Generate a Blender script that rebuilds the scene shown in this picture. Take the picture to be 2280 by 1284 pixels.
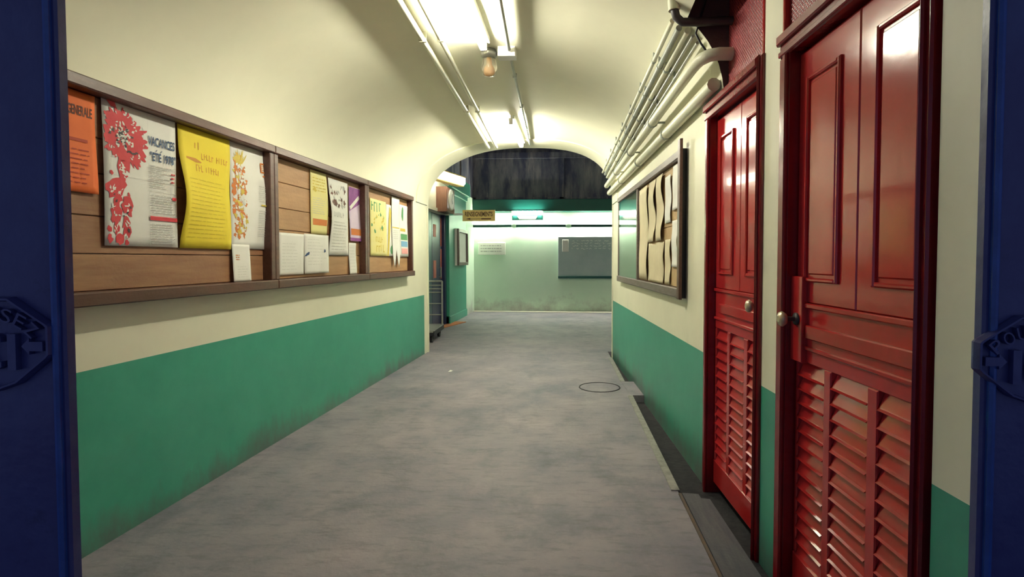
import bpy, bmesh, math, random
from mathutils import Vector, Matrix
random.seed(7)
for o in list(bpy.data.objects): bpy.data.objects.remove(o)
SC = bpy.context.scene
COL = SC.collection
# ------------------------------------------------------------------ camera
FPX = 1200.0; YAW = math.radians(3.0); PITCH = math.radians(1.9); EYE = Vector((0, 0, 1.3))
CX = 1278 - FPX*math.tan(YAW); CY = 577 + FPX*math.tan(PITCH)
FW = Vector((-math.sin(YAW)*math.cos(PITCH), math.cos(YAW)*math.cos(PITCH), -math.sin(PITCH)))
RT = Vector((math.cos(YAW), math.sin(YAW), 0)); UP = RT.cross(FW)
cam = bpy.data.cameras.new('camera'); camo = bpy.data.objects.new('camera', cam); COL.objects.link(camo)
cam.sensor_width = 36; cam.lens = FPX/2280*36; cam.clip_start = .02
cam.shift_x = (1140-CX)/2280; cam.shift_y = (CY-642)/2280
camo.matrix_world = Matrix(((RT.x, UP.x, -FW.x, EYE.x), (RT.y, UP.y, -FW.y, EYE.y), (RT.z, UP.z, -FW.z, EYE.z), (0, 0, 0, 1)))
SC.camera = camo
# ------------------------------------------------------------------ world and exposure
w = bpy.data.worlds.new('world'); SC.world = w; w.use_nodes = True
w.node_tree.nodes['Background'].inputs[0].default_value = (.26, .33, .62, 1)
w.node_tree.nodes['Background'].inputs[1].default_value = .17
vs = SC.view_settings
vs.view_transform = 'Standard'; vs.look = 'None'; vs.gamma = 1; vs.use_curve_mapping = False; vs.exposure = 1.58
TUBE_POWER = 70.0; HALL_POWER = 62.0
TUBE_COLOR = (1.0, .97, .80)

def ray(x, y): return FW + RT*((x-CX)/FPX) - UP*((y-CY)/FPX)
def hit(x, y, n, d):
    r = ray(x, y); n = Vector(n); return EYE + r*((d-n.dot(EYE))/n.dot(r))
def at_y(x, y, Y): return hit(x, y, (0, 1, 0), Y)
def at_z(x, y, Z): return hit(x, y, (0, 0, 1), Z)

class Frame:
    """a wall seen in front elevation: x to the right, y into the wall, z up"""
    def __init__(s, o, u):
        s.o = Vector((o[0], o[1], 0)); s.u = Vector((u[0], u[1], 0)).normalized()
        s.n = Vector((-s.u.y, s.u.x, 0)); s.a = math.atan2(s.u.y, s.u.x)
    def px(s, x, y, d=0):
        P = hit(x, y, s.n, s.n.dot(s.o)-d); return (P-s.o).dot(s.u), P.z
    def pt(s, x, y, z): return s.o + s.u*x + s.n*y + Vector((0, 0, z))
L = Frame((-2.17, 0), (.0165, 1)); R = Frame((.98, 0), (.0603, -1))
B = Frame((0, 13.4), (1, 0)); H = Frame((-2.5, 0), (0, 1)); G = Frame((0, .95), (1, 0))
W0 = Frame((0, 0), (1, 0))

# ------------------------------------------------------------------ materials
MATS = {}
def rgb(r, g, b):
    f = lambda c: (c/255/12.92) if c/255 <= .04045 else ((c/255+.055)/1.055)**2.4
    return (f(r), f(g), f(b))
def mat(name, c1, c2=None, rough=.6, scale=4, stretch=(1, 1, 1), lo=.35, hi=.7, bump=0, bscale=60, metal=0, spec=.5, emit=None, detail=6, trans=0, coat=0):
    m = bpy.data.materials.new(name); m.use_nodes = True; nt = m.node_tree; N = nt.nodes; b = N['Principled BSDF']
    b.inputs['Roughness'].default_value = rough; b.inputs['Metallic'].default_value = metal
    b.inputs['Specular IOR Level'].default_value = spec; b.inputs['Base Color'].default_value = (*c1, 1)
    b.inputs['Transmission Weight'].default_value = trans; b.inputs['Coat Weight'].default_value = coat
    tc = N.new('ShaderNodeTexCoord')
    if c2:
        mp = N.new('ShaderNodeMapping'); mp.inputs['Scale'].default_value = stretch
        nz = N.new('ShaderNodeTexNoise'); nz.inputs['Scale'].default_value = scale; nz.inputs['Detail'].default_value = detail; nz.inputs['Roughness'].default_value = .65
        cr = N.new('ShaderNodeValToRGB'); cr.color_ramp.elements[0].position = lo; cr.color_ramp.elements[1].position = hi
        cr.color_ramp.elements[0].color = (*c1, 1); cr.color_ramp.elements[1].color = (*c2, 1)
        nt.links.new(tc.outputs['Object'], mp.inputs[0]); nt.links.new(mp.outputs[0], nz.inputs['Vector'])
        nt.links.new(nz.outputs[0], cr.inputs[0]); nt.links.new(cr.outputs[0], b.inputs['Base Color'])
    if bump:
        n2 = N.new('ShaderNodeTexNoise'); n2.inputs['Scale'].default_value = bscale; n2.inputs['Detail'].default_value = 4
        bp = N.new('ShaderNodeBump'); bp.inputs['Strength'].default_value = bump; bp.inputs['Distance'].default_value = .01
        nt.links.new(tc.outputs['Object'], n2.inputs['Vector']); nt.links.new(n2.outputs[0], bp.inputs['Height']); nt.links.new(bp.outputs[0], b.inputs['Normal'])
    if emit:
        b.inputs['Emission Color'].default_value = (*emit[0], 1); b.inputs['Emission Strength'].default_value = emit[1]
    MATS[name] = m; return m
def overlay(m, color, scale, lo, hi, stretch=(1, 1, 1), zfade=None, amount=1.0, zrange=None):
    """stains laid over a material: noise, optionally only low on the wall"""
    nt = m.node_tree; N = nt.nodes; b = N['Principled BSDF']; bc = b.inputs['Base Color']
    tc = N.new('ShaderNodeTexCoord'); mp = N.new('ShaderNodeMapping'); mp.inputs['Scale'].default_value = stretch; mp.inputs['Location'].default_value = (3.1, 7.7, 1.3)
    nz = N.new('ShaderNodeTexNoise'); nz.inputs['Scale'].default_value = scale; nz.inputs['Detail'].default_value = 8; nz.inputs['Roughness'].default_value = .7
    cr = N.new('ShaderNodeMapRange'); cr.inputs['From Min'].default_value = lo; cr.inputs['From Max'].default_value = hi; cr.inputs['To Max'].default_value = amount
    nt.links.new(tc.outputs['Object'], mp.inputs[0]); nt.links.new(mp.outputs[0], nz.inputs['Vector'])
    src = nz.outputs[0]
    if zrange:
        sx = N.new('ShaderNodeSeparateXYZ'); nt.links.new(tc.outputs['Object'], sx.inputs[0])
        mr = N.new('ShaderNodeMapRange'); mr.inputs['From Min'].default_value = zrange[0]; mr.inputs['From Max'].default_value = zrange[1]; mr.inputs['To Min'].default_value = .45; mr.inputs['To Max'].default_value = -.15
        nt.links.new(sx.outputs[2], mr.inputs[0])
        ad = N.new('ShaderNodeMath'); ad.operation = 'ADD'; nt.links.new(src, ad.inputs[0]); nt.links.new(mr.outputs[0], ad.inputs[1]); src = ad.outputs[0]
    nt.links.new(src, cr.inputs[0])
    mx = N.new('ShaderNodeMix'); mx.data_type = 'RGBA'; nt.links.new(cr.outputs[0], mx.inputs[0])
    if bc.is_linked:
        s = bc.links[0].from_socket; nt.links.new(s, mx.inputs[6])
    else: mx.inputs[6].default_value = bc.default_value
    mx.inputs[7].default_value = (*color, 1); nt.links.new(mx.outputs[2], bc)
    return m
mat('cream', (.80, .78, .60), (.75, .73, .56), .5, 3, bump=.12, bscale=9)
overlay(MATS['cream'], (.50, .50, .38), 2.2, .60, .85, amount=.5)
mat('vault', (.80, .78, .60), (.75, .73, .56), .6, 2, bump=.15, bscale=7)
overlay(MATS['vault'], (.45, .43, .30), 14, .68, .80, amount=.5)
mat('green', (.042, .290, .200), (.058, .330, .230), .38, 3, bump=.10, bscale=8)
overlay(MATS['green'], (.02, .10, .08), 17, .70, .80, stretch=(1, 1, .5), amount=.6)
overlay(MATS['green'], (.10, .11, .11), 5, .66, 1.0, stretch=(1, 1, .4), zrange=(0, .35), amount=.8)
mat('floor', (.145, .140, .185), (.305, .262, .295), .62, 1.6, lo=.30, hi=.70, bump=.25, bscale=45)
overlay(MATS['floor'], (.065, .080, .105), 3.2, .50, .74, stretch=(1, .7, 1), amount=.65)
overlay(MATS['floor'], (.07, .07, .085), 13, .50, .72, stretch=(.45, 1.6, 1), amount=.55)
overlay(MATS['floor'], (.38, .35, .34), 30, .62, .78, stretch=(.5, 1.8, 1), amount=.5)
mat('dirt', (.007, .007, .012), (.026, .023, .027), .9, 12, bump=.6, bscale=30)
mat('kerb', (.30, .29, .27), (.17, .17, .16), .8, 20, bump=.3)
mat('plank_grey', (.060, .060, .080), (.105, .098, .110), .75, 6, stretch=(6, .8, 6), bump=.3)
mat('rust', (.14, .08, .045), (.09, .08, .08), .8, 10)
mat('red', (.47, .022, .022), (.41, .016, .018), .16, 3, bump=.05, bscale=12, coat=.3)
mat('red_dark', (.22, .006, .010), (.16, .006, .012), .22, 6, bump=.08, bscale=25)
mat('red_mesh', (.30, .03, .04), (.45, .06, .07), .35, 5)
def mesh_pattern(m):
    nt = m.node_tree; N = nt.nodes; b = N['Principled BSDF']; tc = N.new('ShaderNodeTexCoord'); mp = N.new('ShaderNodeMapping')
    mp.inputs['Rotation'].default_value = (0, math.radians(45), 0); nt.links.new(tc.outputs['Object'], mp.inputs[0])
    vo = N.new('ShaderNodeTexVoronoi'); vo.inputs['Scale'].default_value = 75; vo.inputs['Randomness'].default_value = 0; nt.links.new(mp.outputs[0], vo.inputs['Vector'])
    bp = N.new('ShaderNodeBump'); bp.inputs['Strength'].default_value = .8; bp.inputs['Distance'].default_value = .004
    nt.links.new(vo.outputs['Distance'], bp.inputs['Height']); nt.links.new(bp.outputs[0], b.inputs['Normal'])
    s = b.inputs['Base Color'].links[0].from_socket; mr = N.new('ShaderNodeMapRange'); mr.inputs['From Min'].default_value = .15; mr.inputs['From Max'].default_value = .5
    nt.links.new(vo.outputs['Distance'], mr.inputs[0]); mx = N.new('ShaderNodeMix'); mx.data_type = 'RGBA'; nt.links.new(mr.outputs[0], mx.inputs[0])
    mx.inputs[6].default_value = (.05, .008, .012, 1); nt.links.new(s, mx.inputs[7]); nt.links.new(mx.outputs[2], b.inputs['Base Color'])
mesh_pattern(MATS['red_mesh'])
mat('blue', (.040, .040, .15), (.055, .070, .20), .38, 5, bump=.35, bscale=14)
overlay(MATS['blue'], (.012, .012, .06), 9, .6, .75, amount=.7)
mat('blue_bright', (.03, .09, .34), (.02, .05, .20), .35, 10)
mat('frame_wood', (.070, .026, .018), (.115, .046, .030), .42, 5, stretch=(1.0, 8, 8), bump=.1)
mat('plank_brown', (.23, .105, .052), (.34, .175, .085), .6, 3, stretch=(1, 9, 9), bump=.12)
overlay(MATS['plank_brown'], (.03, .012, .006), 7, .70, .76, stretch=(.8, 1, 1.6))
mat('plank_tan', (.34, .185, .085), (.45, .26, .125), .6, 3, stretch=(1, 9, 9), bump=.12)
mat('paper', (.80, .79, .74), (.75, .74, .68), .75, 6)
mat('paper_cream', (.70, .62, .42), (.62, .54, .35), .75, 6)
mat('paper_yellow', (.80, .64, .035), (.74, .58, .03), .7, 5)
mat('paper_pale_yellow', (.80, .72, .26), (.76, .70, .34), .7, 5)
mat('paper_orange', (.78, .16, .028), (.70, .13, .02), .7, 5)
mat('paper_lilac', (.62, .48, .66), (.70, .60, .70), .7, 5)
mat('ink_red', (.55, .03, .045), (.62, .06, .07), .7, 20)
mat('ink_orange', (.62, .17, .03), (.55, .20, .05), .7, 20)
mat('ink_blue', (.035, .075, .17), None, .7); mat('ink_dark', (.06, .06, .065), None, .7)
mat('ink_grey', (.42, .41, .39), None, .7); mat('ink_faint', (.58, .57, .53), None, .7)
mat('ink_on_yellow', (.56, .26, .03), None, .7); mat('ink_yellow_faint', (.62, .47, .03), None, .7)
mat('ink_on_orange', (.40, .045, .012), None, .7); mat('ink_brown', (.11, .035, .02), None, .7)
mat('ink_purple', (.20, .05, .22), (.30, .08, .30), .7, 20); mat('ink_green', (.10, .30, .12), None, .7)
mat('ink_sky', (.20, .42, .60), None, .7); mat('ink_pink', (.75, .35, .33), None, .7); mat('ink_gold', (.62, .48, .08), None, .7)
mat('metal', (.45, .45, .42), (.33, .33, .31), .35, 12, metal=.7)
mat('pipe_cream', (.70, .69, .52), (.60, .60, .47), .42, 8, bump=.1)
mat('pipe_grey', (.34, .36, .31), (.26, .28, .25), .4, 10)
mat('dark_metal', (.035, .028, .032), (.06, .045, .045), .5, 10)
mat('black', (.012, .012, .016), None, .5)
mat('brass', (.62, .52, .36), (.5, .42, .28), .3, 20, metal=.4)
mat('white_enamel', (.80, .79, .74), (.74, .73, .68), .35, 6)
mat('tube', (1, 1, 1), None, .3, emit=(TUBE_COLOR, TUBE_POWER))
mat('tube_strong', (1, 1, 1), None, .3, emit=(TUBE_COLOR, TUBE_POWER*1.25))
mat('tube_hall', (1, 1, 1), None, .3, emit=((1, .96, .78), HALL_POWER))
mat('tube_back', (1, 1, 1), None, .3, emit=((1, 1, .86), 16))
mat('tube_dim', (1, 1, 1), None, .3, emit=((.55, .75, 1.0), 5.0))
mat('diffuser', (1, 1, .95), None, .3, emit=((1, .97, .80), 5.0))
mat('soot', (.065, .07, .13), (.34, .32, .32), .75, 2.2, stretch=(1.6, 1, .35), lo=.42, hi=.72, bump=.3, bscale=6)
overlay(MATS['soot'], (.60, .48, .42), 3.5, .58, .74, stretch=(2.6, 1, .3), amount=.75)
mat('beam_green', (.005, .105, .080), (.004, .085, .068), .4, 3)
mat('hall_green', (.030, .235, .165), (.04, .27, .19), .42, 3, bump=.1)
mat('mint', (.63, .79, .64), (.56, .75, .59), .45, 1.5, bump=.15, bscale=5)
overlay(MATS['mint'], (.34, .33, .32), 2.5, .72, 1.05, zrange=(0, .85), amount=.9)
mat('pale_kerb', (.66, .62, .52), (.55, .52, .45), .7, 6)
mat('mat_orange', (.50, .17, .065), (.38, .12, .05), .9, 20)
mat('navy', (.010, .012, .06), (.018, .022, .09), .35, 5)
mat('teal_dark', (.01, .06, .085), (.015, .08, .10), .35, 5)
mat('curtain_pink', (.62, .17, .12), (.45, .09, .07), .6, 8)
mat('clock_wood', (.15, .06, .035), (.22, .10, .06), .4, 6, stretch=(6, 6, 1))
mat('dial', (.70, .70, .58), None, .5)
mat('sign_yellow', (.95, .72, .26), (.90, .66, .22), .5, 5)
mat('slate', (.36, .44, .46), (.45, .52, .53), .5, 2.2)
mat('board_shadow', (.004, .07, .07), None, .5)
mat('chalk', (.95, .96, .88), None, .9)
mat('cork', (.45, .30, .15), (.52, .36, .19), .7, 30)
mat('grey_frame', (.12, .085, .075), (.19, .155, .14), .45, 8, stretch=(1, 8, 8))
mat('glass', (.80, .90, .84), None, .03, trans=1.0)
mat('glass_lamp', (.85, .80, .68), None, .12, trans=.85)
mat('amber', (.75, .42, .16), None, .3)
mat('backing_grey', (.50, .55, .45), None, .6)
mat('shaded_dirty_face', (.085, .045, .045), (.055, .032, .038), .7, 5, bump=.2)  # shade and dirt on the vault's end face, put into the colour

# ------------------------------------------------------------------ mesh helpers
class MB:
    def __init__(s): s.v = []; s.f = []; s.mi = []; s.smooth = []
    def add(s, vs, fs, mi=0, smooth=False):
        k = len(s.v); s.v += [tuple(p) for p in vs]
        for f in fs: s.f.append(tuple(i+k for i in f)); s.mi.append(mi); s.smooth.append(smooth)
        return s
    def box(s, x0, x1, y0, y1, z0, z1, mi=0, M=None):
        vs = [Vector((x, y, z)) for z in (z0, z1) for y in (y0, y1) for x in (x0, x1)]
        if M: vs = [M @ p for p in vs]
        return s.add(vs, [(0, 2, 3, 1), (4, 5, 7, 6), (0, 1, 5, 4), (2, 6, 7, 3), (0, 4, 6, 2), (1, 3, 7, 5)], mi)
    def bbox(s, x0, x1, y0, y1, z0, z1, b=.004, mi=0):
        """box whose front (-y) edges are bevelled"""
        vs = [(x0, y1, z0), (x1, y1, z0), (x1, y1, z1), (x0, y1, z1), (x0, y0+b, z0), (x1, y0+b, z0), (x1, y0+b, z1), (x0, y0+b, z1),
              (x0+b, y0, z0+b), (x1-b, y0, z0+b), (x1-b, y0, z1-b), (x0+b, y0, z1-b)]
        fs = [(0, 3, 2, 1), (0, 1, 5, 4), (1, 2, 6, 5), (2, 3, 7, 6), (3, 0, 4, 7), (4, 5, 9, 8), (5, 6, 10, 9), (6, 7, 11, 10), (7, 4, 8, 11), (8, 9, 10, 11)]
        return s.add(vs, fs, mi)
    def prism(s, poly, axis, a0, a1, mi=0, M=None):
        """polygon swept along an axis; poly holds the two other coordinates in order"""
        def P(p, a): return {'x': (a, p[0], p[1]), 'y': (p[0], a, p[1]), 'z': (p[0], p[1], a)}[axis]
        n = len(poly); vs = [Vector(P(p, a0)) for p in poly] + [Vector(P(p, a1)) for p in poly]
        if M: vs = [M @ p for p in vs]
        fs = [tuple(range(n))[::-1], tuple(range(n, 2*n))] + [(i, (i+1) % n, n+(i+1) % n, n+i) for i in range(n)]
        return s.add(vs, fs, mi)
    def tube(s, pts, r, n=10, mi=0, caps=True):
        pts = [Vector(p) for p in pts]; rings = []; prev = None
        rr = r if isinstance(r, (list, tuple)) else [r]*len(pts)
        for i, p in enumerate(pts):
            d = (pts[min(i+1, len(pts)-1)] - pts[max(i-1, 0)]).normalized()
            if prev is None:
                a = Vector((0, 0, 1)) if abs(d.z) < .9 else Vector((1, 0, 0)); e = d.cross(a).normalized()
            else: e = (prev - d*prev.dot(d)).normalized()
            prev = e; g = d.cross(e)
            rings.append([p + (e*math.cos(2*math.pi*k/n) + g*math.sin(2*math.pi*k/n))*rr[i] for k in range(n)])
        vs = [q for ring in rings for q in ring]; fs = []
        for i in range(len(pts)-1):
            for k in range(n): fs.append((i*n+k, i*n+(k+1) % n, (i+1)*n+(k+1) % n, (i+1)*n+k))
        s.add(vs, fs, mi, True)
        if caps: s.add(rings[0], [tuple(range(n))[::-1]], mi); s.add(rings[-1], [tuple(range(n))], mi)
        return s
    def lathe(s, prof, axis_o, axis_d, n=16, mi=0):
        """prof: (distance along the axis, radius)"""
        o = Vector(axis_o); d = Vector(axis_d).normalized()
        return s.tube([o + d*t for t, r in prof], [max(r, .0005) for t, r in prof], n, mi)
    def build(s, name, m, parent=None, loc=None, a=None):
        me = bpy.data.meshes.new(name); me.from_pydata(s.v, [], s.f); ms = m if isinstance(m, (list, tuple)) else [m]
        for q in ms: me.materials.append(MATS[q])
        me.polygons.foreach_set('material_index', s.mi); me.polygons.foreach_set('use_smooth', s.smooth); me.update()
        bm = bmesh.new(); bm.from_mesh(me); bmesh.ops.recalc_face_normals(bm, faces=bm.faces); bm.to_mesh(me); bm.free()
        o = bpy.data.objects.new(name, me); COL.objects.link(o)
        if parent: o.parent = parent
        if loc is not None: o.location = loc
        if a is not None: o.rotation_euler.z = a
        return o
def tag(o, label=None, cat=None, group=None, kind=None):
    if label: o['label'] = label
    if cat: o['category'] = cat
    if group: o['group'] = group
    if kind: o['kind'] = kind
    return o
def thing(name, label, cat, F, x, y, z, group=None, kind=None):
    e = bpy.data.objects.new(name, None); COL.objects.link(e); e.location = F.pt(x, y, z); e.rotation_euler.z = F.a; e.empty_display_size = .05
    return tag(e, label, cat, group, kind)
def struct(name, mb, m, label, cat, F=W0, parent=None):
    o = mb.build(name, m, parent)
    o.location = F.pt(0, 0, 0); o.rotation_euler.z = F.a
    return tag(o, label, cat, None, 'structure')
def dup(o, parent, loc=None):
    c = o.copy(); COL.objects.link(c); c.parent = parent
    if loc is not None: c.location = loc
    return c

def text_mesh(s, bold=.0):
    """flat letters as (verts 2D, faces)"""
    cu = bpy.data.curves.new('t', 'FONT'); cu.body = s; cu.size = 1; cu.resolution_u = 3; cu.offset = bold
    ob = bpy.data.objects.new('t', cu); COL.objects.link(ob); bpy.context.view_layer.update()
    me = bpy.data.meshes.new_from_object(ob.evaluated_get(bpy.context.evaluated_depsgraph_get()))
    vs = [(v.co.x, v.co.y) for v in me.vertices]; fs = [tuple(p.vertices) for p in me.polygons]
    bpy.data.objects.remove(ob); bpy.data.curves.remove(cu); bpy.data.meshes.remove(me)
    return vs, fs
class Print:
    """flat print in sheet coordinates (x right, z up, metres)"""
    def __init__(s): s.v = []; s.f = []
    def add(s, vs, fs):
        k = len(s.v); s.v += list(vs); s.f += [tuple(i+k for i in f) for f in fs]; return s
    def rect(s, x0, x1, z0, z1): return s.add([(x0, z0), (x1, z0), (x1, z1), (x0, z1)], [(0, 1, 2, 3)])
    def text(s, t, x0, x1, z0, z1):
        vs, fs = text_mesh(t, .022); a = [v[0] for v in vs]; b = [v[1] for v in vs]
        sx = (x1-x0)/(max(a)-min(a)); sz = (z1-z0)/(max(b)-min(b))
        return s.add([(x0+(p[0]-min(a))*sx, z0+(p[1]-min(b))*sz) for p in vs], fs)
    def lines(s, x0, x1, z0, z1, n, th=.45, fill=.75, word=.03):
        h = (z1-z0)/n
        for i in range(n):
            z = z1-(i+.5)*h; x = x0; end = x0+(x1-x0)*random.uniform(fill, 1)
            while x < end-.004:
                q = min(end, x+word*random.uniform(.4, 1.5)); s.rect(x, q, z-h*th/2, z+h*th/2); x = q+word*.22
        return s
    def glyphs(s, x0, x1, z0, z1, n):
        """lettering too blurred to read: upright strokes of uneven height"""
        p = (x1-x0)/n
        for i in range(n):
            if random.random() < .14: continue
            x = x0+i*p; a = z0+(z1-z0)*random.choice((0, 0, .1)); b = z1-(z1-z0)*random.choice((0, 0, .15))
            s.rect(x, x+p*.26, a, b)
            if random.random() < .7: zc = random.choice((a, b-(z1-z0)*.16, (a+b)/2)); s.rect(x+p*.26, x+p*.72, zc, zc+(z1-z0)*.15)
        return s
    def blob(s, x, z, rx, rz=None, jag=.35, n=11, rot=None):
        rz = rz or rx; rot = random.uniform(0, 6.3) if rot is None else rot; vs = [(x, z)]
        for k in range(n):
            t = 2*math.pi*k/n; q = 1+random.uniform(-jag, jag); a, b = rx*q*math.cos(t), rz*q*math.sin(t)
            vs.append((x+a*math.cos(rot)-b*math.sin(rot), z+a*math.sin(rot)+b*math.cos(rot)))
        return s.add(vs, [(0, 1+k, 1+(k+1) % n) for k in range(n)])
    def petal(s, x, z, ang, r0, r1, wd):
        c, q = math.cos(ang), math.sin(ang); P = lambda a, b: (x+a*c-b*q, z+a*q+b*c); m = r0+(r1-r0)*.6
        return s.add([P(r0, -wd*.4), P(r0, wd*.4), P(m, wd), P(r1, wd*.15), P(r1*.97, -wd*.3), P(m, -wd*.9)], [(0, 5, 4, 3, 2, 1)])
    def stroke(s, pts, wd):
        for a, b in zip(pts, pts[1:]):
            d = Vector((b[0]-a[0], b[1]-a[1])); n = Vector((-d.y, d.x)).normalized()*wd/2
            s.add([(a[0]-n.x, a[1]-n.y), (b[0]-n.x, b[1]-n.y), (b[0]+n.x, b[1]+n.y), (a[0]+n.x, a[1]+n.y)], [(0, 1, 2, 3)])
        return s

def sheet(name, label, F, x0, x1, z0, z1, d, paper, prints=(), wave=None, tilt=0, cat='poster', group=None, outline=None):
    """a sheet of paper pinned to a board: a curved, 0.6 mm thick mesh; prints follow the curve"""
    wd, ht = x1-x0, z1-z0
    wave = wave or (lambda u, v: .004*math.sin(3*u+2*v) + .006*abs(u-.5)*(1-v))
    T = thing(name, label, cat, F, x0, -d, z0, group)
    if outline is None: S = lambda x, z, off=0: (x+tilt*z, -max(0, wave(x/wd, z/ht))-off, z)
    else: S = lambda x, z, off=0: (x+tilt*z, -max(0, wave(x/wd, z/ht))-off, z)
    nx, nz = 10, 14; m = MB(); vs = []
    for side in (0, 1):
        for j in range(nz+1):
            for i in range(nx+1):
                x, z = wd*i/nx, ht*j/nz
                if outline: x, z = outline(x, z, wd, ht)
                vs.append(S(x, z, .0006 if side == 0 else 0))
    K = (nx+1)*(nz+1); fs = []
    for j in range(nz):
        for i in range(nx):
            a = j*(nx+1)+i; fs.append((a, a+1, a+nx+2, a+nx+1)); fs.append((K+a, K+a+nx+1, K+a+nx+2, K+a+1))
    rim = [i for i in range(nx+1)] + [j*(nx+1)+nx for j in range(1, nz+1)] + [nz*(nx+1)+i for i in range(nx-1, -1, -1)] + [j*(nx+1) for j in range(nz-1, 0, -1)]
    for a, b in zip(rim, rim[1:]+rim[:1]): fs.append((a, K+a, K+b, b))
    m.add(vs, fs, 0, True); m.build('paper_sheet', paper, T)
    for k, (pn, pm, P) in enumerate(prints):
        q = MB(); q.add([S(x, z, .0018+.0007*k) for x, z in P.v], P.f)
        me = bpy.data.meshes.new(pn); me.from_pydata(q.v, [], q.f); me.materials.append(MATS[pm]); me.update()
        o = bpy.data.objects.new(pn, me); COL.objects.link(o); o.parent = T
        if pn not in ('lettering',) and len(P.f) > 1: o['kind'] = 'stuff'
    return T

# ------------------------------------------------------------------ shell
YE = 7.42; YC = 2.95; Y0 = 1.0          # end of the passage, cut of the vault over the doors, start of the passage
VC, APEX, SPRING = -.69, 2.845, 2.05
def xl(Y): return -2.17+.0165*Y
def xr(Y): return .98-.0603*Y
def zv(X, Y):
    if X < VC: t, n = (VC-X)/(VC-xl(Y)), 2.2
    else: t, n = (X-VC)/(xr(Y)-VC), 2.75
    return SPRING+(APEX-SPRING)*max(0, 1-min(1, t)**n)**(1/n)
def on_vault(x, y, off):
    z = 2.8
    for _ in range(12): P = at_z(x, y, z); z = .5*z+.5*(zv(P.x, P.y)-off)
    return P
# floor: stops at the kerb of the gutter along the right wall
kerb = [(7.60, .478), (7.16, .49), (5.15, .548), (2.98, .585), (2.0, .60), (1.0, .63), (-3, .70)]
m = MB(); pts = [(x, y) for y, x in kerb]
top = [(-4, -3)] + [(x, y) for y, x in kerb[::-1]] + [(6, 7.60), (6, 13.6), (-4, 13.6)]
m.prism(top, 'z', -.10, 0)
struct('floor', m, 'floor', 'worn grey concrete floor with dark stains', 'floor')
m = MB(); m.prism([(.40, 7.6), (.45, 1.0), (1.3, 1.0), (1.3, 7.6)], 'z', -.14, -.065)
m.prism([(.70, -3), (.63, 1.0), (3, 1.0), (3, -3)], 'z', -.10, 0)
struct('floor_gutter', m, 'dirt', 'dark dirty gutter channel along the foot of the right wall', 'gutter')
for i, (a, b) in enumerate((((7.10, .492), (5.72, .53)), ((5.13, .548), (3.02, .583)))):
    m = MB(); wd = .035
    m.prism([(a[1]-wd, a[0]), (b[1]-wd, b[0]), (b[1]+.012, b[0]), (a[1]+.012, a[0])], 'z', -.06, .006)
    tag(m.build('gutter_kerb', 'kerb'), ['pale concrete kerb of the gutter by the arch end', 'pale concrete kerb of the gutter below the right notice board'][i], 'kerb')
m = MB(); m.prism([(.50, 5.72), (.545, 5.14), (.668, 5.14), (.632, 5.72)], 'z', -.065, .004)
tag(m.build('gutter_slab', 'floor'), 'grey concrete slab bridging the gutter below the right notice board', 'slab')
m = MB(); m.prism([(.598, 2.97), (.685, 2.96), (.755, 1.65), (.618, 1.65)], 'z', -.062, .012)
tag(m.build('cover_plank', 'plank_grey'), 'wide grey weathered plank covering the gutter before the red doors', 'plank')
m = MB(); m.prism([(.580, 2.975), (.594, 2.97), (.614, 1.65), (.603, 1.65)], 'z', -.062, .010)
tag(m.build('edge_batten', 'rust'), 'rusty brown batten edging the gutter plank', 'batten')
m = MB(); m.prism([(.690, 2.96), (.745, 2.95), (.800, 1.65), (.760, 1.65)], 'z', -.062, -.010)
tag(m.build('cover_plank', 'plank_grey'), 'narrow sunken grey plank beside the foot of the red doors', 'plank')
# left wall
m = MB(); PZ = .812
m.box(Y0, 7.28, 0, .25, -.1, PZ, 1); m.box(7.28, YE, 0, .25, -.1, PZ, 0); m.box(Y0, YE, 0, .25, PZ, SPRING, 0)
struct('wall_left', m, ['cream', 'green'], 'left passage wall with green dado under cream paint', 'wall', L)
# right wall in pieces between the doors
DF = (-3.165, -2.47); DN = (-2.175, -1.435)     # leaf spans of the far and the near door along the wall
FRW = .085
m = MB(); PR = .738
segs = [(-YE, DF[0]-FRW+.01), (DF[1]+.03, DN[0]-FRW+.01), (DN[1]+.05, -Y0+.05)]
for i, (a, b) in enumerate(segs):
    zt = 3.15
    if i == 0:
        m.box(a, b, 0, .3, -.14, PR, 1); m.box(a, b, 0, .3, PR, SPRING, 0)
        m.box(-3.02, b, 0, .3, SPRING, zt, 0) if b > -3.02 else None
    else: m.box(a, b, 0, .3, -.14, PR, 1); m.box(a, b, 0, .3, PR, zt, 0)
m.box(-YE, -Y0+.05, .30, .36, -.14, 3.15, 0)
struct('wall_right', m, ['cream', 'green'], 'right passage wall with green dado under cream paint', 'wall', R)
# vault
m = MB(); ys = [Y0+.0]+[1.5, 2.0, 2.5, YC] ; XCUT = .60
def prof(Y, cut=None, n=44):
    out = []
    for i in range(n+1):
        t = math.pi*i/n; c = -math.cos(t)
        X = VC+c*((VC-xl(Y)) if c < 0 else (xr(Y)-VC))
        if cut is not None and X > cut: break
        out.append((X, zv(X, Y)))
    if cut is not None: out.append((cut, zv(cut, Y)))
    return out
def loft(m, A, B, ya, yb, mi=0):
    k = len(A); m.add([(x, ya, z) for x, z in A]+[(x, yb, z) for x, z in B], [(i, i+1, k+i+1, k+i) for i in range(k-1)], mi, True)
for a, b in zip(ys, ys[1:]):
    A, Bq = prof(a, XCUT), prof(b, XCUT); k = min(len(A), len(Bq))
    A = A[:k-1]+[A[-1]]; Bq = Bq[:k-1]+[Bq[-1]]
    loft(m, A, Bq, a, b)
    m.add([(XCUT, a, A[-1][1]), (XCUT, b, Bq[-1][1]), (XCUT, b, 3.15), (XCUT, a, 3.15)], [(0, 1, 2, 3)], 0)
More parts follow.
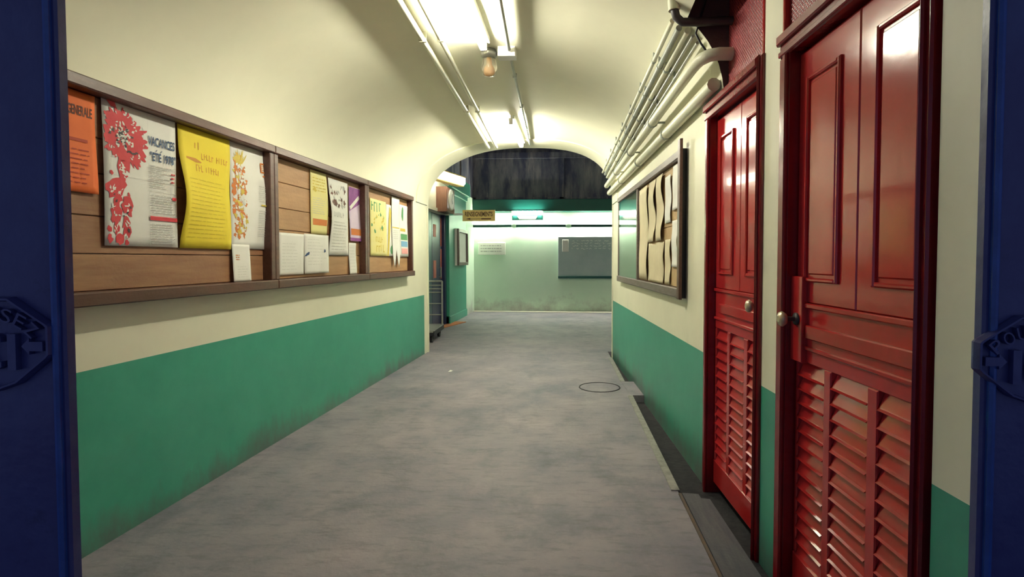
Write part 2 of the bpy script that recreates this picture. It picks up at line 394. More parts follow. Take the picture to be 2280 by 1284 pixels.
m.add([(XCUT, Y0, 3.15), (1.3, Y0, 3.15), (1.3, YC, 3.15), (XCUT, YC, 3.15)], [(0, 1, 2, 3)], 0)
YD = 3.27; ZH = 2.203          # between the cut and the far door's frame the vault stops above the door head
def xcut(Y):
    X = xr(Y)
    while zv(X, Y) < ZH: X -= .0005
    return X
A, Bq = prof(YC, xcut(YC)), prof(YD, xcut(YD)); k = min(len(A), len(Bq)); loft(m, A[:k-1]+[A[-1]], Bq[:k-1]+[Bq[-1]], YC, YD)
n = 10
for j in range(n):
    a = YD+(6.93-YD)*j/n; b = YD+(6.93-YD)*(j+1)/n; loft(m, prof(a), prof(b), a, b)
# a slightly proud band ends the vault at the arch
def inset(P, Y, e):
    return [(VC+(x-VC)*(1-e/1.3), z-e*(.2+.8*max(0, (z-SPRING)/(APEX-SPRING)))) for x, z in P]
A = prof(6.93); I = inset(A, 6.93, .012); k = len(A)
m.add([(x, 6.93, z) for x, z in A]+[(x, 6.93, z) for x, z in I], [(i, i+1, k+i+1, k+i) for i in range(k-1)], 0)
loft(m, I, inset(prof(YE), YE, .012), 6.93, YE)
struct('ceiling', m, 'vault', 'cream plastered barrel vault over the passage', 'ceiling')
# dark end face of the vault above the far red door
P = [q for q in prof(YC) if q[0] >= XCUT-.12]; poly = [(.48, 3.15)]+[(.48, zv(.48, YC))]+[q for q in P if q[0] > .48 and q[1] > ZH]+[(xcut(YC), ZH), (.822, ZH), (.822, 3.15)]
m = MB(); m.prism(poly, 'y', YC, YC+.06); struct('wall_niche', m, 'shaded_dirty_face', 'end face of the vault beside the red door transom, its shade and dirt painted dark brown', 'wall')
# arch end wall (hall side) around the opening
I = inset(prof(YE), YE, .012); m = MB()
for (x0, z0), (x1, z1) in zip(I, I[1:]): m.add([(x0, YE, z0), (x1, YE, z1), (x1, YE, 4.4), (x0, YE, 4.4), (x0, YE+.05, z0), (x1, YE+.05, z1), (x1, YE+.05, 4.4), (x0, YE+.05, 4.4)], [(0, 1, 2, 3), (4, 7, 6, 5), (0, 4, 5, 1)])
m.box(-4, I[0][0], YE, YE+.05, -.1, 4.4); m.box(I[-1][0], 6, YE, YE+.05, -.14, 4.4)
struct('wall_arch', m, 'cream', 'cream end wall with the arched opening into the hall', 'wall')
# wall with the gate openings at the near end
m = MB(); m.box(-3.4, -1.72, .97, 1.10, 0, 3.2); m.box(1.52, 3.0, .97, 1.10, 0, 3.2); m.box(-1.72, 1.52, .97, 1.10, 2.25, 3.2)
struct('wall_front', m, 'cream', 'cream wall around the blue swing doors', 'wall')

m = MB(); m.box(-3.4, 3.0, -3, 1.0, 3.0, 3.1); struct('ceiling_lobby', m, 'cream', 'cream ceiling before the blue swing doors', 'ceiling')
LT = bpy.data.objects.new('lobby_fill_lamp', None); COL.objects.link(LT); LT.location = (1.1, -.6, 2.95); tag(LT, 'unseen dim tube lamp added on the lobby ceiling to light the blue doors', 'lamp')  # unseen, added to bring out the doors' relief; right leaf's brighter top suggests one
m = MB(); m.box(-.04, .04, -.32, .32, .0, .05); m.build('batten', 'white_enamel', LT)
m = MB(); m.tube([(0, -.30, -.03), (0, .30, -.03)], .014, 10); m.build('tube', 'tube_dim', LT)
# ------------------------------------------------------------------ hall beyond the arch
m = MB(); m.box(-4, 6, 0, .2, 0, 2.46); struct('wall_back', m, 'mint', 'pale mint green end wall of the hall', 'wall', B)
m = MB(); m.box(-4, 6, .05, .25, 2.46, 4.5); m.box(-4, 6, -.03, .05, 3.80, 3.94); m.box(-4, 6, .0, .05, 2.78, 2.84)
for x in (-2.55, -.35, 1.1): m.box(x, x+.10, -.0, .05, 2.8, 3.85)
struct('wall_upper', m, 'soot', 'soot blackened upper wall above the green beam', 'wall', B)
m = MB(); m.bbox(-4, 6, -.16, .05, 2.47, 2.775, .012); struct('trim_1', m, 'beam_green', 'dark green beam across the mint wall', 'beam', B)
m = MB(); m.prism([(-4, -.02), (-4, -.10), (6, -.62), (6, -.02)], 'z', 0, .012); struct('baseboard_back', m, 'pale_kerb', 'pale kerb strip at the foot of the mint wall', 'kerb', B)
# valance lamps: green boards stand off the wall and hide a tube each
for i, (a, b) in enumerate(((-2.70, -1.545), (-1.43, -.20), (-.07, 1.15), (1.28, 2.5), (2.63, 3.85))):
    lb = ['green fronted strip lamp on the mint wall behind the yellow sign', 'green fronted strip lamp on the mint wall under the tray lamp', 'green fronted strip lamp on the mint wall over the chalkboard', 'green fronted strip lamp on the mint wall past the chalkboard', 'green fronted strip lamp on the mint wall farthest past the chalkboard'][i]
    vl = thing('strip_lamp', lb, 'lamp', B, a, 0, 2.085, 'strip lamps along the mint wall'); wv = b-a
    m = MB(); m.bbox(0, wv, -.125, -.105, 0, .072, .006); m.build('front_board', 'beam_green', vl)
    m = MB(); m.tube([(.03, -.060, .036), (wv-.03, -.060, .036)], .015, 10); m.build('tube', 'tube_hall', vl)
    for x in (.012, wv-.012): m = MB(); m.box(x-.012, x+.012, -.105, 0, .01, .06); m.build('holder', 'white_enamel', vl)
m = MB(); m.box(-4.0, 6, 7.42, 13.7, 4.4, 4.5); struct('ceiling_hall', m, 'soot', 'dark sooty ceiling of the hall', 'ceiling')
m = MB(); m.box(5.9, 6.1, 7.42, 13.7, 0, 4.5); struct('wall_hall', m, 'mint', 'mint side wall of the hall', 'wall')
# left side of the hall: doorway, cream lintel, green pillar
DO = (9.06, 10.62); DZ = 2.17
m = MB(); m.box(7.42, DO[0], 0, .3, 2.17, 2.80, 0); m.box(7.42, DO[0]+.1, .62, .7, 0, 2.2, 0); m.box(DO[0], DO[0]+.06, 0, .7, 0, 2.2, 0); m.box(DO[0], DO[1], 0, .3, DZ, 2.80, 0); m.box(7.42, 13.5, .02, .3, 2.80, 4.5, 1)
m.box(7.42, DO[1], -.03, 0, 2.74, 2.80, 0); m.box(DO[0], DO[1], -.025, 0, DZ-.0, DZ+.06, 0); m.box(12.3, 13.5, .0, .3, 0, 2.8, 2)
struct('wall_side', m, ['cream', 'soot', 'mint'], 'cream wall over the hall doorway with a narrow ledge', 'wall', H)
m = MB(); m.bbox(10.62, 12.32, -.02, .3, 0, 2.70, .01); m.bbox(10.60, 12.36, -.05, .3, 2.62, 2.72, .01); m.bbox(10.58, 12.42, -.10, .3, 2.72, 3.02, .012); m.bbox(10.62, 12.34, -.035, .3, 0, .16, .01)
struct('wall_pillar', m, 'hall_green', 'green painted pillar with a projecting capital beside the hall doorway', 'pillar', H)
D = thing('door_5', 'navy double door with pinkish panes behind the trolley', 'door', H, DO[0], .10, 0, None, 'structure')
wd = DO[1]-DO[0]
for k, (a, b, mm) in enumerate(((0, .70, 'teal_dark'), (.70, wd-.14, 'navy'))):
    m = MB(); m.bbox(a+.005, b-.005, 0, .05, .01, DZ-.01, .006); nl = m.build('door_leaf', mm, D)
m = MB(); m.box(wd-.14, wd, -.06, .05, 0, DZ-.005); m.build('door_post', 'navy', D)
for a, b, z0, z1 in ((.80, .98, 1.72, 1.95), (.80, .98, .95, 1.28), (1.33, 1.40, 1.55, 2.10), (1.33, 1.40, .92, 1.50)):
    m = MB(); m.bbox(a, b, -.008, 0, z0, z1, .004); m.build('pane', 'curtain_pink', nl)
m = MB(); m.tube([(1.2, -.04, .95), (1.2, -.04, 1.15)], .012); m.tube([(1.2, 0, .96), (1.2, -.04, .96)], .009); m.tube([(1.2, 0, 1.14), (1.2, -.04, 1.14)], .009); m.build('handle', 'metal', nl)
# clock on the lintel
ck = thing('wall_clock', 'brown wooden box clock with a pale round dial over the hall doorway', 'clock', H, 9.70, 0, 2.17)
m = MB(); m.bbox(0, .62, -.20, 0, 0, .45, .012); m.build('case', 'clock_wood', ck)
m = MB(); m.lathe([(0, .20), (.012, .20), (.016, .185)], (.31, -.20, .235), (0, -1, 0), 24); dl = m.build('dial', 'dial', ck)
m = MB(); m.box(-.006, .006, -.222, -.218, 0, .13, M=Matrix.Translation((.31, 0, .235)) @ Matrix.Rotation(.5, 4, 'Y')); m.build('hand', 'black', dl)
m = MB(); m.box(-.008, .008, -.222, -.218, 0, .09, M=Matrix.Translation((.31, 0, .235)) @ Matrix.Rotation(2.4, 4, 'Y')); m.build('hand', 'black', dl)
# hanging hall luminaire
HL = bpy.data.objects.new('hanging_lamp', None); COL.objects.link(HL); HL.location = (-2.22, 9.20, 2.62); HL.rotation_euler.z = math.radians(-14.7)
tag(HL, 'bright white box lamp hanging before the wall clock', 'lamp')
m = MB(); m.prism([(-.06, .02), (.05, .02), (.085, .05), (.085, .155), (-.06, .155)], 'y', -.62, .62); m.build('diffuser', 'diffuser', HL)
m = MB(); m.box(-.075, .055, -.63, .63, .0, .02); m.box(-.075, .095, -.63, .63, .155, .175); m.build('housing', 'sign_yellow', HL)
for y in (-.50, .60): m = MB(); m.tube([(.0, y, .17), (.0, y, 1.78)], .014, 8); m.build('hanging_rod', 'dark_metal', HL)
# sign on a bracket
sg = thing('hanging_sign', 'yellow sign lettered RENSEIGNEMENTS over a left pointing arrow', 'sign', W0, 0, 0, 0)
a = at_y(1030, 492, 11.0); b = at_y(1102, 467, 11.0); sg.location = (a.x, 11.0, a.z); SW, SH = b.x-a.x, b.z-a.z
m = MB(); m.bbox(0, SW, 0, .03, 0, SH, .004); m.build('board', 'sign_yellow', sg)
p = Print().text('RENSEIGNEMENTS', .05, SW-.05, SH*.42, SH*.84); m = MB(); m.add([(x, -.003, z) for x, z in p.v], p.f); m.build('lettering', 'ink_brown', sg)
p = Print().rect(.14, SW*.62, SH*.185, SH*.215).rect(SW*.58, SW-.08, SH*.15, SH*.25); p.add([(.07, SH*.2), (.16, SH*.13), (.16, SH*.27)], [(0, 1, 2)])
m = MB(); m.add([(x, -.003, z) for x, z in p.v], p.f); m.build('arrow', 'ink_brown', sg)
m = MB(); m.tube([(.02, .015, SH*.62), (-2.49-a.x, .015, SH*.62)], .022, 8); m.build('bracket', 'white_enamel', sg)
# framed case on the pillar
fc = thing('display_case', 'narrow framed display case on the green pillar', 'display case', H, 11.12, -.02, 1.17)
m = MB(); m.bbox(0, 1.0, -.05, 0, 0, .77, .006); m.build('backing', 'paper', fc)
for x0, x1, z0, z1 in ((0, .07, 0, .77), (.93, 1.0, 0, .77), (.07, .93, 0, .07), (.07, .93, .70, .77)):
    m = MB(); m.bbox(x0, x1, -.09, -.05, z0, z1, .006); m.build('frame_rail', 'grey_frame', fc)
# wall lamp under the green beam
wl = thing('wall_lamp', 'fluorescent lamp on a dark green tray under the beam', 'lamp', B, -1.14, -.16, 2.26)
m = MB(); m.bbox(-.38, .38, -.04, 0, .0, .24, .006); m.build('tray', 'beam_green', wl)
m = MB(); m.tube([(-.35, -.10, .17), (.35, -.10, .17)], .045, 12); m.build('tube', 'tube_back', wl)
m = MB(); m.prism([(-.20, .02), (-.25, .09), (.25, .09), (.20, .02)], 'y', -.10, -.04); m.build('reflector', 'white_enamel', wl)
for x in (-.37, .37): m = MB(); m.box(x-.012, x+.012, -.12, -.03, .11, .22); m.build('holder', 'white_enamel', wl)
# an added tray lamp out of view, to help light the mint wall
for x in (2.2,):
    w2 = thing('wall_lamp', 'unseen tray lamp added past the chalkboard to brighten the mint wall', 'lamp', B, x, -.16, 2.26)
    for c in wl.children: dup(c, w2)

# plate and chalkboard on the mint wall
x0, z1 = B.px(1065, 540); x1, z0 = B.px(1125, 567)
np_ = thing('wall_plate', 'small white lettered plate on the mint wall', 'plate', B, x0, 0, z0)
m = MB(); m.bbox(0, x1-x0, -.025, 0, 0, z1-z0, .006); m.build('plate', 'white_enamel', np_)
p = Print().lines(.06, x1-x0-.06, .05, z1-z0-.04, 3, .35, .9, .07); m = MB(); m.add([(x, -.028, z) for x, z in p.v], p.f); m.build('text_lines', 'ink_grey', np_)['kind'] = 'stuff'
x0, z1 = B.px(1243, 527); z0 = B.px(1243, 614)[1]; x1 = 1.35
cb = thing('chalkboard', 'grey blue chalkboard with faint chalk writing on the mint wall', 'chalkboard', B, x0, -.004, z0)
m = MB(); m.bbox(0, x1-x0, -.07, 0, 0, z1-z0, .006); m.build('slate', 'slate', cb)
m = MB(); m.bbox(0, x1-x0, -.11, 0, -.06, 0, .004); m.build('shadow_ledge', 'board_shadow', cb)  # shadow under the chalkboard, built as a dark teal strip
p = Print(); hh = z1-z0
for q in range(4):
    for k in range(9):
        xx = .34+k*.11+random.uniform(-.02, .02); zz = hh-.10-q*.065
        p.stroke([(xx+j*.018, zz+random.uniform(-.018, .018)) for j in range(random.randint(3, 6))], .009)
m = MB(); m.add([(x, -.073, z) for x, z in p.v], p.f); m.build('chalk_writing', 'chalk', cb)['kind'] = 'stuff'
sheet('notice_sheet', 'white notice sheet fixed to the chalkboard corner', B, x0+.10, x0+.26, z1-.37, z1-.07, .072, 'paper', [], lambda u, v: .004, 0, 'notice')
# luggage trolley and mat
tr = bpy.data.objects.new('luggage_trolley', None); COL.objects.link(tr); tr.location = (-2.37, 8.55, 0); tr.rotation_euler.z = math.radians(4)
tag(tr, 'grey platform trolley with a tall tubular rack behind the arch', 'trolley')
m = MB(); m.bbox(-.26, .19, -.40, .48, .165, .205, .008); m.build('platform', 'metal', tr)
m = MB(); m.box(-.25, .18, -.41, -.40, .12, .17); m.box(.18, .195, -.40, .48, .12, .19); m.build('bumper', 'black', tr)
for x, y in ((-.2, -.28), (.13, -.28), (-.2, .36), (.13, .36)):
    m = MB(); m.lathe([(-.022, .055), (-.02, .066), (.02, .066), (.022, .055)], (x, y, .066), (1, 0, 0), 14); w3 = m.build('wheel', 'black', tr)
    m = MB(); m.box(x-.03, x+.03, y-.012, y+.012, .06, .17); m.build('fork', 'dark_metal', w3)
for x in (-.24, .17): m = MB(); m.tube([(x, .46, .20), (x, .46, .93)], .016, 8); m.build('upright', 'metal', tr)
for z in (.93, .86, .80, .74, .55, .36): m = MB(); m.tube([(-.24, .46, z), (.17, .46, z)], .010 if z < .9 else .016, 8); m.build('rung', 'metal', tr)
dm = MB(); dm.bbox(-.42, .28, -.50, .52, 0, .014, .0); o = dm.build('door_mat', 'mat_orange', None, (-2.62, 10.55, 0.0), math.radians(-14)); tag(o, 'orange brown mat in front of the hall doorway', 'mat')

# ------------------------------------------------------------------ notice boards on the left wall
def board(x0, x1, z0, z1, label, wood, depth=.085, ov=.0):
    T = thing('notice_board', label, 'notice board', L, x0, 0, z0, 'notice boards along the left wall'); w_, h = x1-x0, z1-z0
    m = MB(); m.bbox(0, w_, -depth-.012, 0, h-.052, h, .006); m.build('top_rail', 'frame_wood', T)
    m = MB(); m.bbox(0, w_, -depth-.02, 0, 0, .060, .006); m.build('bottom_rail', 'frame_wood', T)
    for a in (0, w_-.048): m = MB(); m.bbox(a, a+.048, -depth, 0, .060, h-.052, .005); m.build('post', 'frame_wood', T)
    n = 5; zz = [.060+(h-.112)*k/n + (random.uniform(-.012, .012) if 0 < k < n else 0) for k in range(n+1)]
    for k in range(n):
        m = MB(); m.bbox(.048, w_-.048, -.022-random.uniform(0, .003), 0, zz[k]+.0018, zz[k+1]-.0018, .003); m.build('plank', wood, T)
    return T
BZ = (1.100, 2.068)
board(1.985, 3.570, *BZ, 'brown plank notice board holding the red flower and yellow posters', 'plank_brown')
board(3.572, 5.142, *BZ, 'brown plank notice board holding the purple topped poster', 'plank_tan')
board(5.144, 6.560, *BZ, 'brown plank notice board beside the arch end', 'plank_tan')

bend = lambda amp, ph=0: (lambda u, v: amp*(.5+.5*math.cos(4.2*v+ph)))
D0 = .029
# orange poster
P1 = Print().text('GENERALE', .135, .248, .325, .368); P1b = Print().glyphs(.085, .150, .283, .313, 4)
P2 = Print().lines(.02, .24, .03, .19, 8, .25, .8, .04).rect(.10, .22, .215, .228)
sheet('wall_poster', 'orange poster headed GENERALE beside the red flower poster', L, 2.02, 2.282, 1.585, 2.012, D0, 'paper_orange', [('lettering', 'ink_brown', P1), ('blurred_lettering', 'ink_brown', P1b), ('text_lines', 'ink_on_orange', P2)], bend(.010))
# holiday poster with the red flower
pw, ph = .437, .672
fr = Print(); fd = Print(); fw = Print(); cx, cz = .118, .500
for k in range(44):
    a = 2*math.pi*k/44+random.uniform(-.10, .10); fr.petal(cx, cz, a, .03, random.uniform(.100, .158), random.uniform(.012, .024))
for k in range(60): a = random.uniform(0, 6.3); r = random.uniform(.03, .105); fr.blob(cx+r*math.cos(a), cz+r*math.sin(a), random.uniform(.012, .026), None, .5)
for x, z, p, q in ((.095, .365, .022, .050), (.105, .325, .018, .030), (.062, .275, .050, .040), (.050, .250, .038, .030), (.085, .285, .030, .035), (.075, .225, .020, .025), (.062, .165, .026, .048), (.055, .145, .022, .040), (.120, .190, .030, .036), (.135, .170, .018, .030),
                   (.115, .105, .020, .032), (.120, .065, .022, .026), (.060, .085, .015, .030), (.025, .075, .012, .014), (.025, .032, .016, .018), (.078, .030, .020, .026), (.120, .016, .013, .012), (.130, .240, .008, .010), (.040, .33, .010, .010)):
    fr.blob(x, z, p, q, .38, 12, 0)
keep = lambda P: [setattr(P, 'v', [(min(max(x, .003), pw-.003), min(max(z, .003), ph-.003)) for x, z in P.v])]
for k in range(46):
    a = random.uniform(0, 6.3); r = random.uniform(.0, .085); fw.blob(cx-.02+r*math.cos(a), cz+.012+r*.7*math.sin(a), random.uniform(.004, .012), random.uniform(.003, .008), .5)
for k in range(40):
    a = random.uniform(0, 6.3); r = random.uniform(.08, .14); fw.blob(cx+r*math.cos(a), cz+r*math.sin(a), random.uniform(.002, .006), random.uniform(.004, .009), .5)
for x, z in ((.060, .255), (.040, .245), (.085, .25), (.120, .185), (.062, .15), (.052, .175), (.125, .10), (.118, .06), (.06, .08), (.105, .35), (.090, .37), (.10, .33)):
    for k in range(3): fw.blob(x+random.uniform(-.014, .014), z+random.uniform(-.02, .02), random.uniform(.002, .006), random.uniform(.004, .013), .5)
for k in range(34): a = random.uniform(0, 6.3); r = random.uniform(.01, .070); fd.blob(cx-.02+r*math.cos(a), cz+.01+r*.75*math.sin(a), random.uniform(.002, .006), random.uniform(.003, .009), .5)
for k in range(9): fd.blob(cx+.01+k*.007, cz-.060+.004*math.sin(k), .006, .004, .4)
for x, z in ((.12, .155), (.125, .075), (.13, .068), (.06, .205), (.10, .14), (.14, .18), (.05, .235)): fd.blob(x, z, random.uniform(.003, .008), random.uniform(.003, .006), .5)
fr.petal(.03, .66, -.5, 0, .05, .02)
for P in (fr, fd, fw): keep(P)
tx = Print().text('VACANCES', .252, pw-.012, .500, .545).text('"ETE 1978"', .262, pw-.008, .425, .470)
tx.stroke([(.298, .474), (.306, .484)], .004); tx.stroke([(.330, .474), (.338, .484)], .004)
gl = Print().lines(.255, .40, .290, .405, 12, .3, .5, .03).lines(.262, pw-.012, .012, .118, 9, .25, .8, .03).lines(.262, pw-.012, .165, .262, 8, .25, .8, .03)
for z in (.275, .225, .160): gl.rect(.252, pw-.008, z, z+.0015)
gl.rect(.250, .2512, .01, .41)
rb = Print().rect(.252, pw-.006, .132, .152).rect(.40, pw-.010, .242, .258).lines(.395, pw-.012, .325, .385, 3, .45, .8, .01)
fo = Print().rect(.0, pw, .322, .3234).rect(.2545, .2555, .0, ph)
sheet('wall_poster', 'white VACANCES ETE 1978 poster with a big red flower', L, 2.308, 2.308+pw, 1.362, 1.362+ph, D0, 'paper',
      [('fold_lines', 'ink_faint', fo), ('flower', 'ink_red', fr), ('flower_highlights', 'paper', fw), ('flower_shading', 'ink_dark', fd), ('lettering', 'ink_blue', tx), ('text_lines', 'ink_grey', gl), ('red_bars', 'ink_red', rb)],
      lambda u, v: .006+.012*(1-u)*v*(1-v)*2)
# yellow poster
pw, ph = .420, .655
t1 = Print().glyphs(.07, .17, .545, .585, 4).glyphs(.17, .40, .495, .530, 11).glyphs(.12, .33, .425, .462, 10)
t1.petal(.05, .49, -.1, 0, .12, .012)
t2 = Print().lines(.05, .38, .05, .39, 15, .16, .75, .05)
sheet('wall_poster', 'curling yellow poster between two white posters', L, 2.755, 2.755+pw, 1.360, 1.360+ph, D0+.004, 'paper_yellow', [('blurred_lettering', 'ink_on_yellow', t1), ('text_lines', 'ink_yellow_faint', t2)],
      lambda u, v: .004+.060*(1-u)**1.5*(math.sin(math.pi*min(1, v*1.15)))**2*.8+.004*math.sin(9*v))
# white poster with the orange floral column
pw, ph = .425, .650
fo_ = Print(); fg = Print(); fw = Print()
for k in range(150):
    z = random.uniform(.07, .58); q = .055*(1 if z < .5 else max(.25, (.62-z)/.12)); x = .085+random.uniform(-1, 1)*q*1.15
    (fo_ if random.random() < .7 else fg).blob(x, z, random.uniform(.006, .018), random.uniform(.008, .022), .5)
for k in range(9): fg.petal(.095+random.uniform(-.01, .01), .50, 1.57+(k-4)*.17, .02, random.uniform(.09, .135), .006)
for k in range(70): fw.blob(.095+random.uniform(-.045, .045), random.uniform(.10, .52), random.uniform(.004, .013), random.uniform(.006, .014), .45)
bx = Print().rect(.30, .40, .560, .570).rect(.30, .40, .505, .515).rect(.30, .312, .515, .56).rect(.345, .355, .515, .56).rect(.388, .40, .515, .56).lines(.315, .385, .52, .555, 3, .3, .8, .02).rect(.32, .40, .480, .488)
gl = Print().lines(.27, .40, .31, .42, 8, .2, .7, .03).lines(.27, .40, .08, .26, 12, .2, .7, .03); go = Print().rect(.29, .41, .285, .295)
sheet('wall_poster', 'white poster with an orange floral column beside the yellow poster', L, 3.182, 3.182+pw-.035, 1.366, 1.366+ph, D0, 'paper',
      [('flower', 'ink_orange', fo_), ('flower_gold', 'ink_gold', fg), ('flower_highlights', 'paper', fw), ('heading_box', 'ink_orange', bx), ('text_lines', 'ink_faint', gl), ('gold_bar', 'ink_gold', go)], lambda u, v: .004+.018*u*math.sin(math.pi*v)**2)
p1 = Print().lines(.03, .07, .13, .17, 3, .4, .9, .02); p2 = Print().lines(.04, .15, .02, .10, 5, .15, .7, .03)
sheet('paper_slip', 'narrow white slip pinned below the orange floral poster', L, 3.178, 3.352, 1.162, 1.392, D0+.006, 'paper', [('red_mark', 'ink_orange', p1), ('text_lines', 'ink_faint', p2)], lambda u, v: .004+.010*(1-v), 0, 'notice')
# second board
p1 = Print().rect(.03, .25, .075, .125); p2 = Print().lines(.03, .23, .16, .30, 8, .2, .7, .04); p3 = Print().blob(.06, .36, .02).lines(.03, .24, .34, .46, 5, .3, .8, .05)
sheet('wall_poster', 'pale yellow poster with an orange bar near its foot', L, 4.150, 4.410, 1.500, 2.005, D0, 'paper_pale_yellow', [('orange_bar', 'ink_orange', p1), ('text_lines', 'ink_faint', p2), ('blurred_lettering', 'ink_gold', p3)], lambda u, v: .004+.016*u*math.sin(math.pi*v))
p1, p2, p3 = Print(), Print(), Print()
for k in range(26): (p1 if k % 3 else p2).blob(random.uniform(.04, .32), random.uniform(.42, .60), random.uniform(.008, .022), random.uniform(.008, .026), .5)
p3.glyphs(.05, .31, .330, .375, 9); p2.blob(.10, .45, .03, .04)
p4 = Print().lines(.04, .34, .04, .30, 10, .2, .8, .05)
sheet('wall_poster', 'tall white poster with a dark picture at its top', L, 4.440, 4.815, 1.335, 1.985, D0+.003, 'paper', [('picture', 'ink_grey', p1), ('picture_dark', 'ink_brown', p2), ('blurred_lettering', 'ink_grey', p3), ('text_lines', 'ink_faint', p4)], lambda u, v: .004+.030*(1-u)*math.sin(math.pi*v)**2)
p1 = Print().rect(.0, .25, .36, .495); p1.add([(0, .36), (0, .27), (.25, .36)], [(0, 1, 2)]); p2 = Print().rect(.02, .25, .055, .115); p3 = Print().rect(0, .25, 0, .03); p4 = Print().stroke([(.02, .30), (.22, .42)], .035)
sheet('wall_poster', 'lilac poster with a purple top and an orange bar', L, 4.852, 5.105, 1.470, 1.968, D0, 'paper_lilac', [('purple_top', 'ink_purple', p1), ('orange_bar', 'ink_orange', p2), ('purple_foot', 'ink_purple', p3), ('white_band', 'paper', p4)], bend(.012))
p1 = Print().lines(.04, .26, .03, .24, 9, .12, .7, .05)
sheet('notice_sheet', 'white notice sheet in the corner of the middle board', L, 3.690, 4.030, 1.185, 1.490, D0, 'paper', [('text_lines', 'ink_faint', p1)], lambda u, v: .004+.008*v, 0, 'notice')
p1 = Print().lines(.04, .34, .06, .28, 9, .12, .6, .05); p2 = Print().blob(.03, .15, .012, .03).blob(.31, .18, .012, .018)
sheet('notice_sheet', 'white folded sheet below the pale yellow poster', L, 4.036, 4.412, 1.188, 1.497, D0+.004, 'paper', [('text_lines', 'ink_faint', p1), ('ink_marks', 'ink_blue', p2)], lambda u, v: .005+.010*abs(math.sin(5*u)), 0, 'notice')
sheet('paper_slip', 'narrow white slip below the lilac poster', L, 4.838, 4.995, 1.162, 1.452, D0, 'paper', [('text_lines', 'ink_faint', Print().lines(.02, .14, .03, .26, 8, .12, .7, .03))], bend(.010), 0, 'notice')
# third board
p1, p2 = Print(), Print()
p1.glyphs(.03, .38, .455, .555, 5); p2.glyphs(.15, .38, .04, .12, 4); p2.glyphs(.14, .38, .14, .20, 5)
for k in range(18): (p2 if k % 2 else p1).blob(random.uniform(.03, .40), random.uniform(.22, .44), random.uniform(.006, .020), None, .5)
sheet('wall_poster', 'yellow green poster with dark print beside the board post', L, 5.335, 5.775, 1.335, 1.918, D0, 'paper_pale_yellow', [('blurred_lettering', 'ink_green', p1), ('picture', 'ink_gold', p2)], lambda u, v: .004+.012*u*(1-v))
p1, p2 = Print(), Print()
p1.add([(.0, .0), (.05, .0), (.16, .50), (.10, .55)], [(0, 1, 2, 3)]); p2.blob(.15, .08, .05, .05)
sheet('wall_poster', 'white poster with a slanting gold band next to the yellow green one', L, 5.780, 6.000, 1.335, 1.900, D0+.003, 'paper', [('gold_band', 'ink_gold', p1), ('green_print', 'ink_green', p2)], bend(.010))
def tails(x, z, w_, h):
    if z < .30*h:
        c = abs(x/w_-.5)*2; s_ = abs(c-.55)/.55; z = z + (.30*h-z)*0 + max(0, (.30*h-z))*min(1, s_)*.9
    return x, z
p1 = Print().rect(.01, .24, .468, .480); p2 = Print().lines(.04, .22, .34, .45, 5, .3, .8, .04)
sheet('paper_garland', 'white paper strip with two pointed tails on the end board', L, 5.930, 6.180, 1.185, 2.000, D0+.012, 'paper', [('gold_bar', 'ink_gold', p1), ('green_lines', 'ink_faint', p2)], bend(.012), 0, 'notice', None, tails)
p1 = Print().rect(.02, .20, .30, .335); p2 = Print().rect(.03, .26, .20, .27); p3 = Print().rect(.03, .26, .12, .185); p4 = Print().rect(.04, .26, .035, .10); p5 = Print().blob(.10, .50, .03, .08, .3, 11, 0)
sheet('wall_poster', 'white poster with a column of coloured squares by the arch', L, 6.215, 6.505, 1.330, 1.942, D0, 'paper', [('gold_square', 'ink_gold', p1), ('green_square', 'ink_green', p2), ('blue_square', 'ink_sky', p3), ('pink_square', 'ink_pink', p4), ('green_print', 'ink_green', p5)], bend(.010))

# ------------------------------------------------------------------ notice board on the right wall
RD = .040; X0, X1, XM = -6.69, -3.655, -5.38; Z0, Z1 = 1.035, 2.045
rbd = thing('display_board', 'cork display board with a glazed bay on the right wall', 'notice board', R, X0, 0, Z0); w_, h = X1-X0, Z1-Z0
m = MB(); m.bbox(0, w_-.06, -RD-.008, 0, h-.055, h, .005); m.build('top_rail', 'grey_frame', rbd)
m = MB(); m.bbox(0, w_-.06, -RD-.012, 0, 0, .065, .005); m.build('bottom_rail', 'grey_frame', rbd)
m = MB(); m.bbox(0, .045, -RD, 0, .065, h-.055, .005); m.build('post', 'grey_frame', rbd)
m = MB(); m.bbox(XM-X0-.03, XM-X0+.03, -RD, 0, .065, h-.055, .005); m.build('post', 'grey_frame', rbd)
m = MB(); m.bbox(w_-.05, w_+.01, -RD-.022, -RD-.002, -.005, h+.055, .004); m.build('end_post', 'frame_wood', rbd)
m = MB(); m.box(w_-.06, w_-.045, -RD-.002, 0, .0, h); m.build('shadow_side', 'black', rbd)  # shadow in the gap behind the end post, painted as a black side
for k in range(2):
    a = .065+(h-.12)*k/2; m = MB(); m.bbox(XM-X0+.03, w_-.06, -.010, 0, a+.002, a+(h-.12)/2-.002, .003); m.build('panel', 'cork', rbd)
m = MB(); m.box(.045, XM-X0-.03, -.010, 0, .065, h-.055); m.build('backing', 'backing_grey', rbd)
m = MB(); m.box(.045, XM-X0-.03, -.034, -.029, .065, h-.055); m.build('glass_pane', 'glass', rbd)
def rsheet(a, b, z0, z1, paper, amp, ph, label, d=.014):
    sheet('notice_sheet', label, R, a, b, z0, z1, d, paper, [], lambda u, v: .003+amp*(.5+.5*math.sin(9*v+ph))*(.35+.65*u), 0, 'notice', 'sheets on the right display board')
rsheet(-5.33, -4.90, 1.115, 1.965, 'paper_cream', .020, 0, 'broad buckled cream sheet next to the glazed bay')
rsheet(-4.88, -4.585, 1.45, 1.975, 'paper_cream', .026, 1.5, 'short buckled cream strip between two long cream sheets')
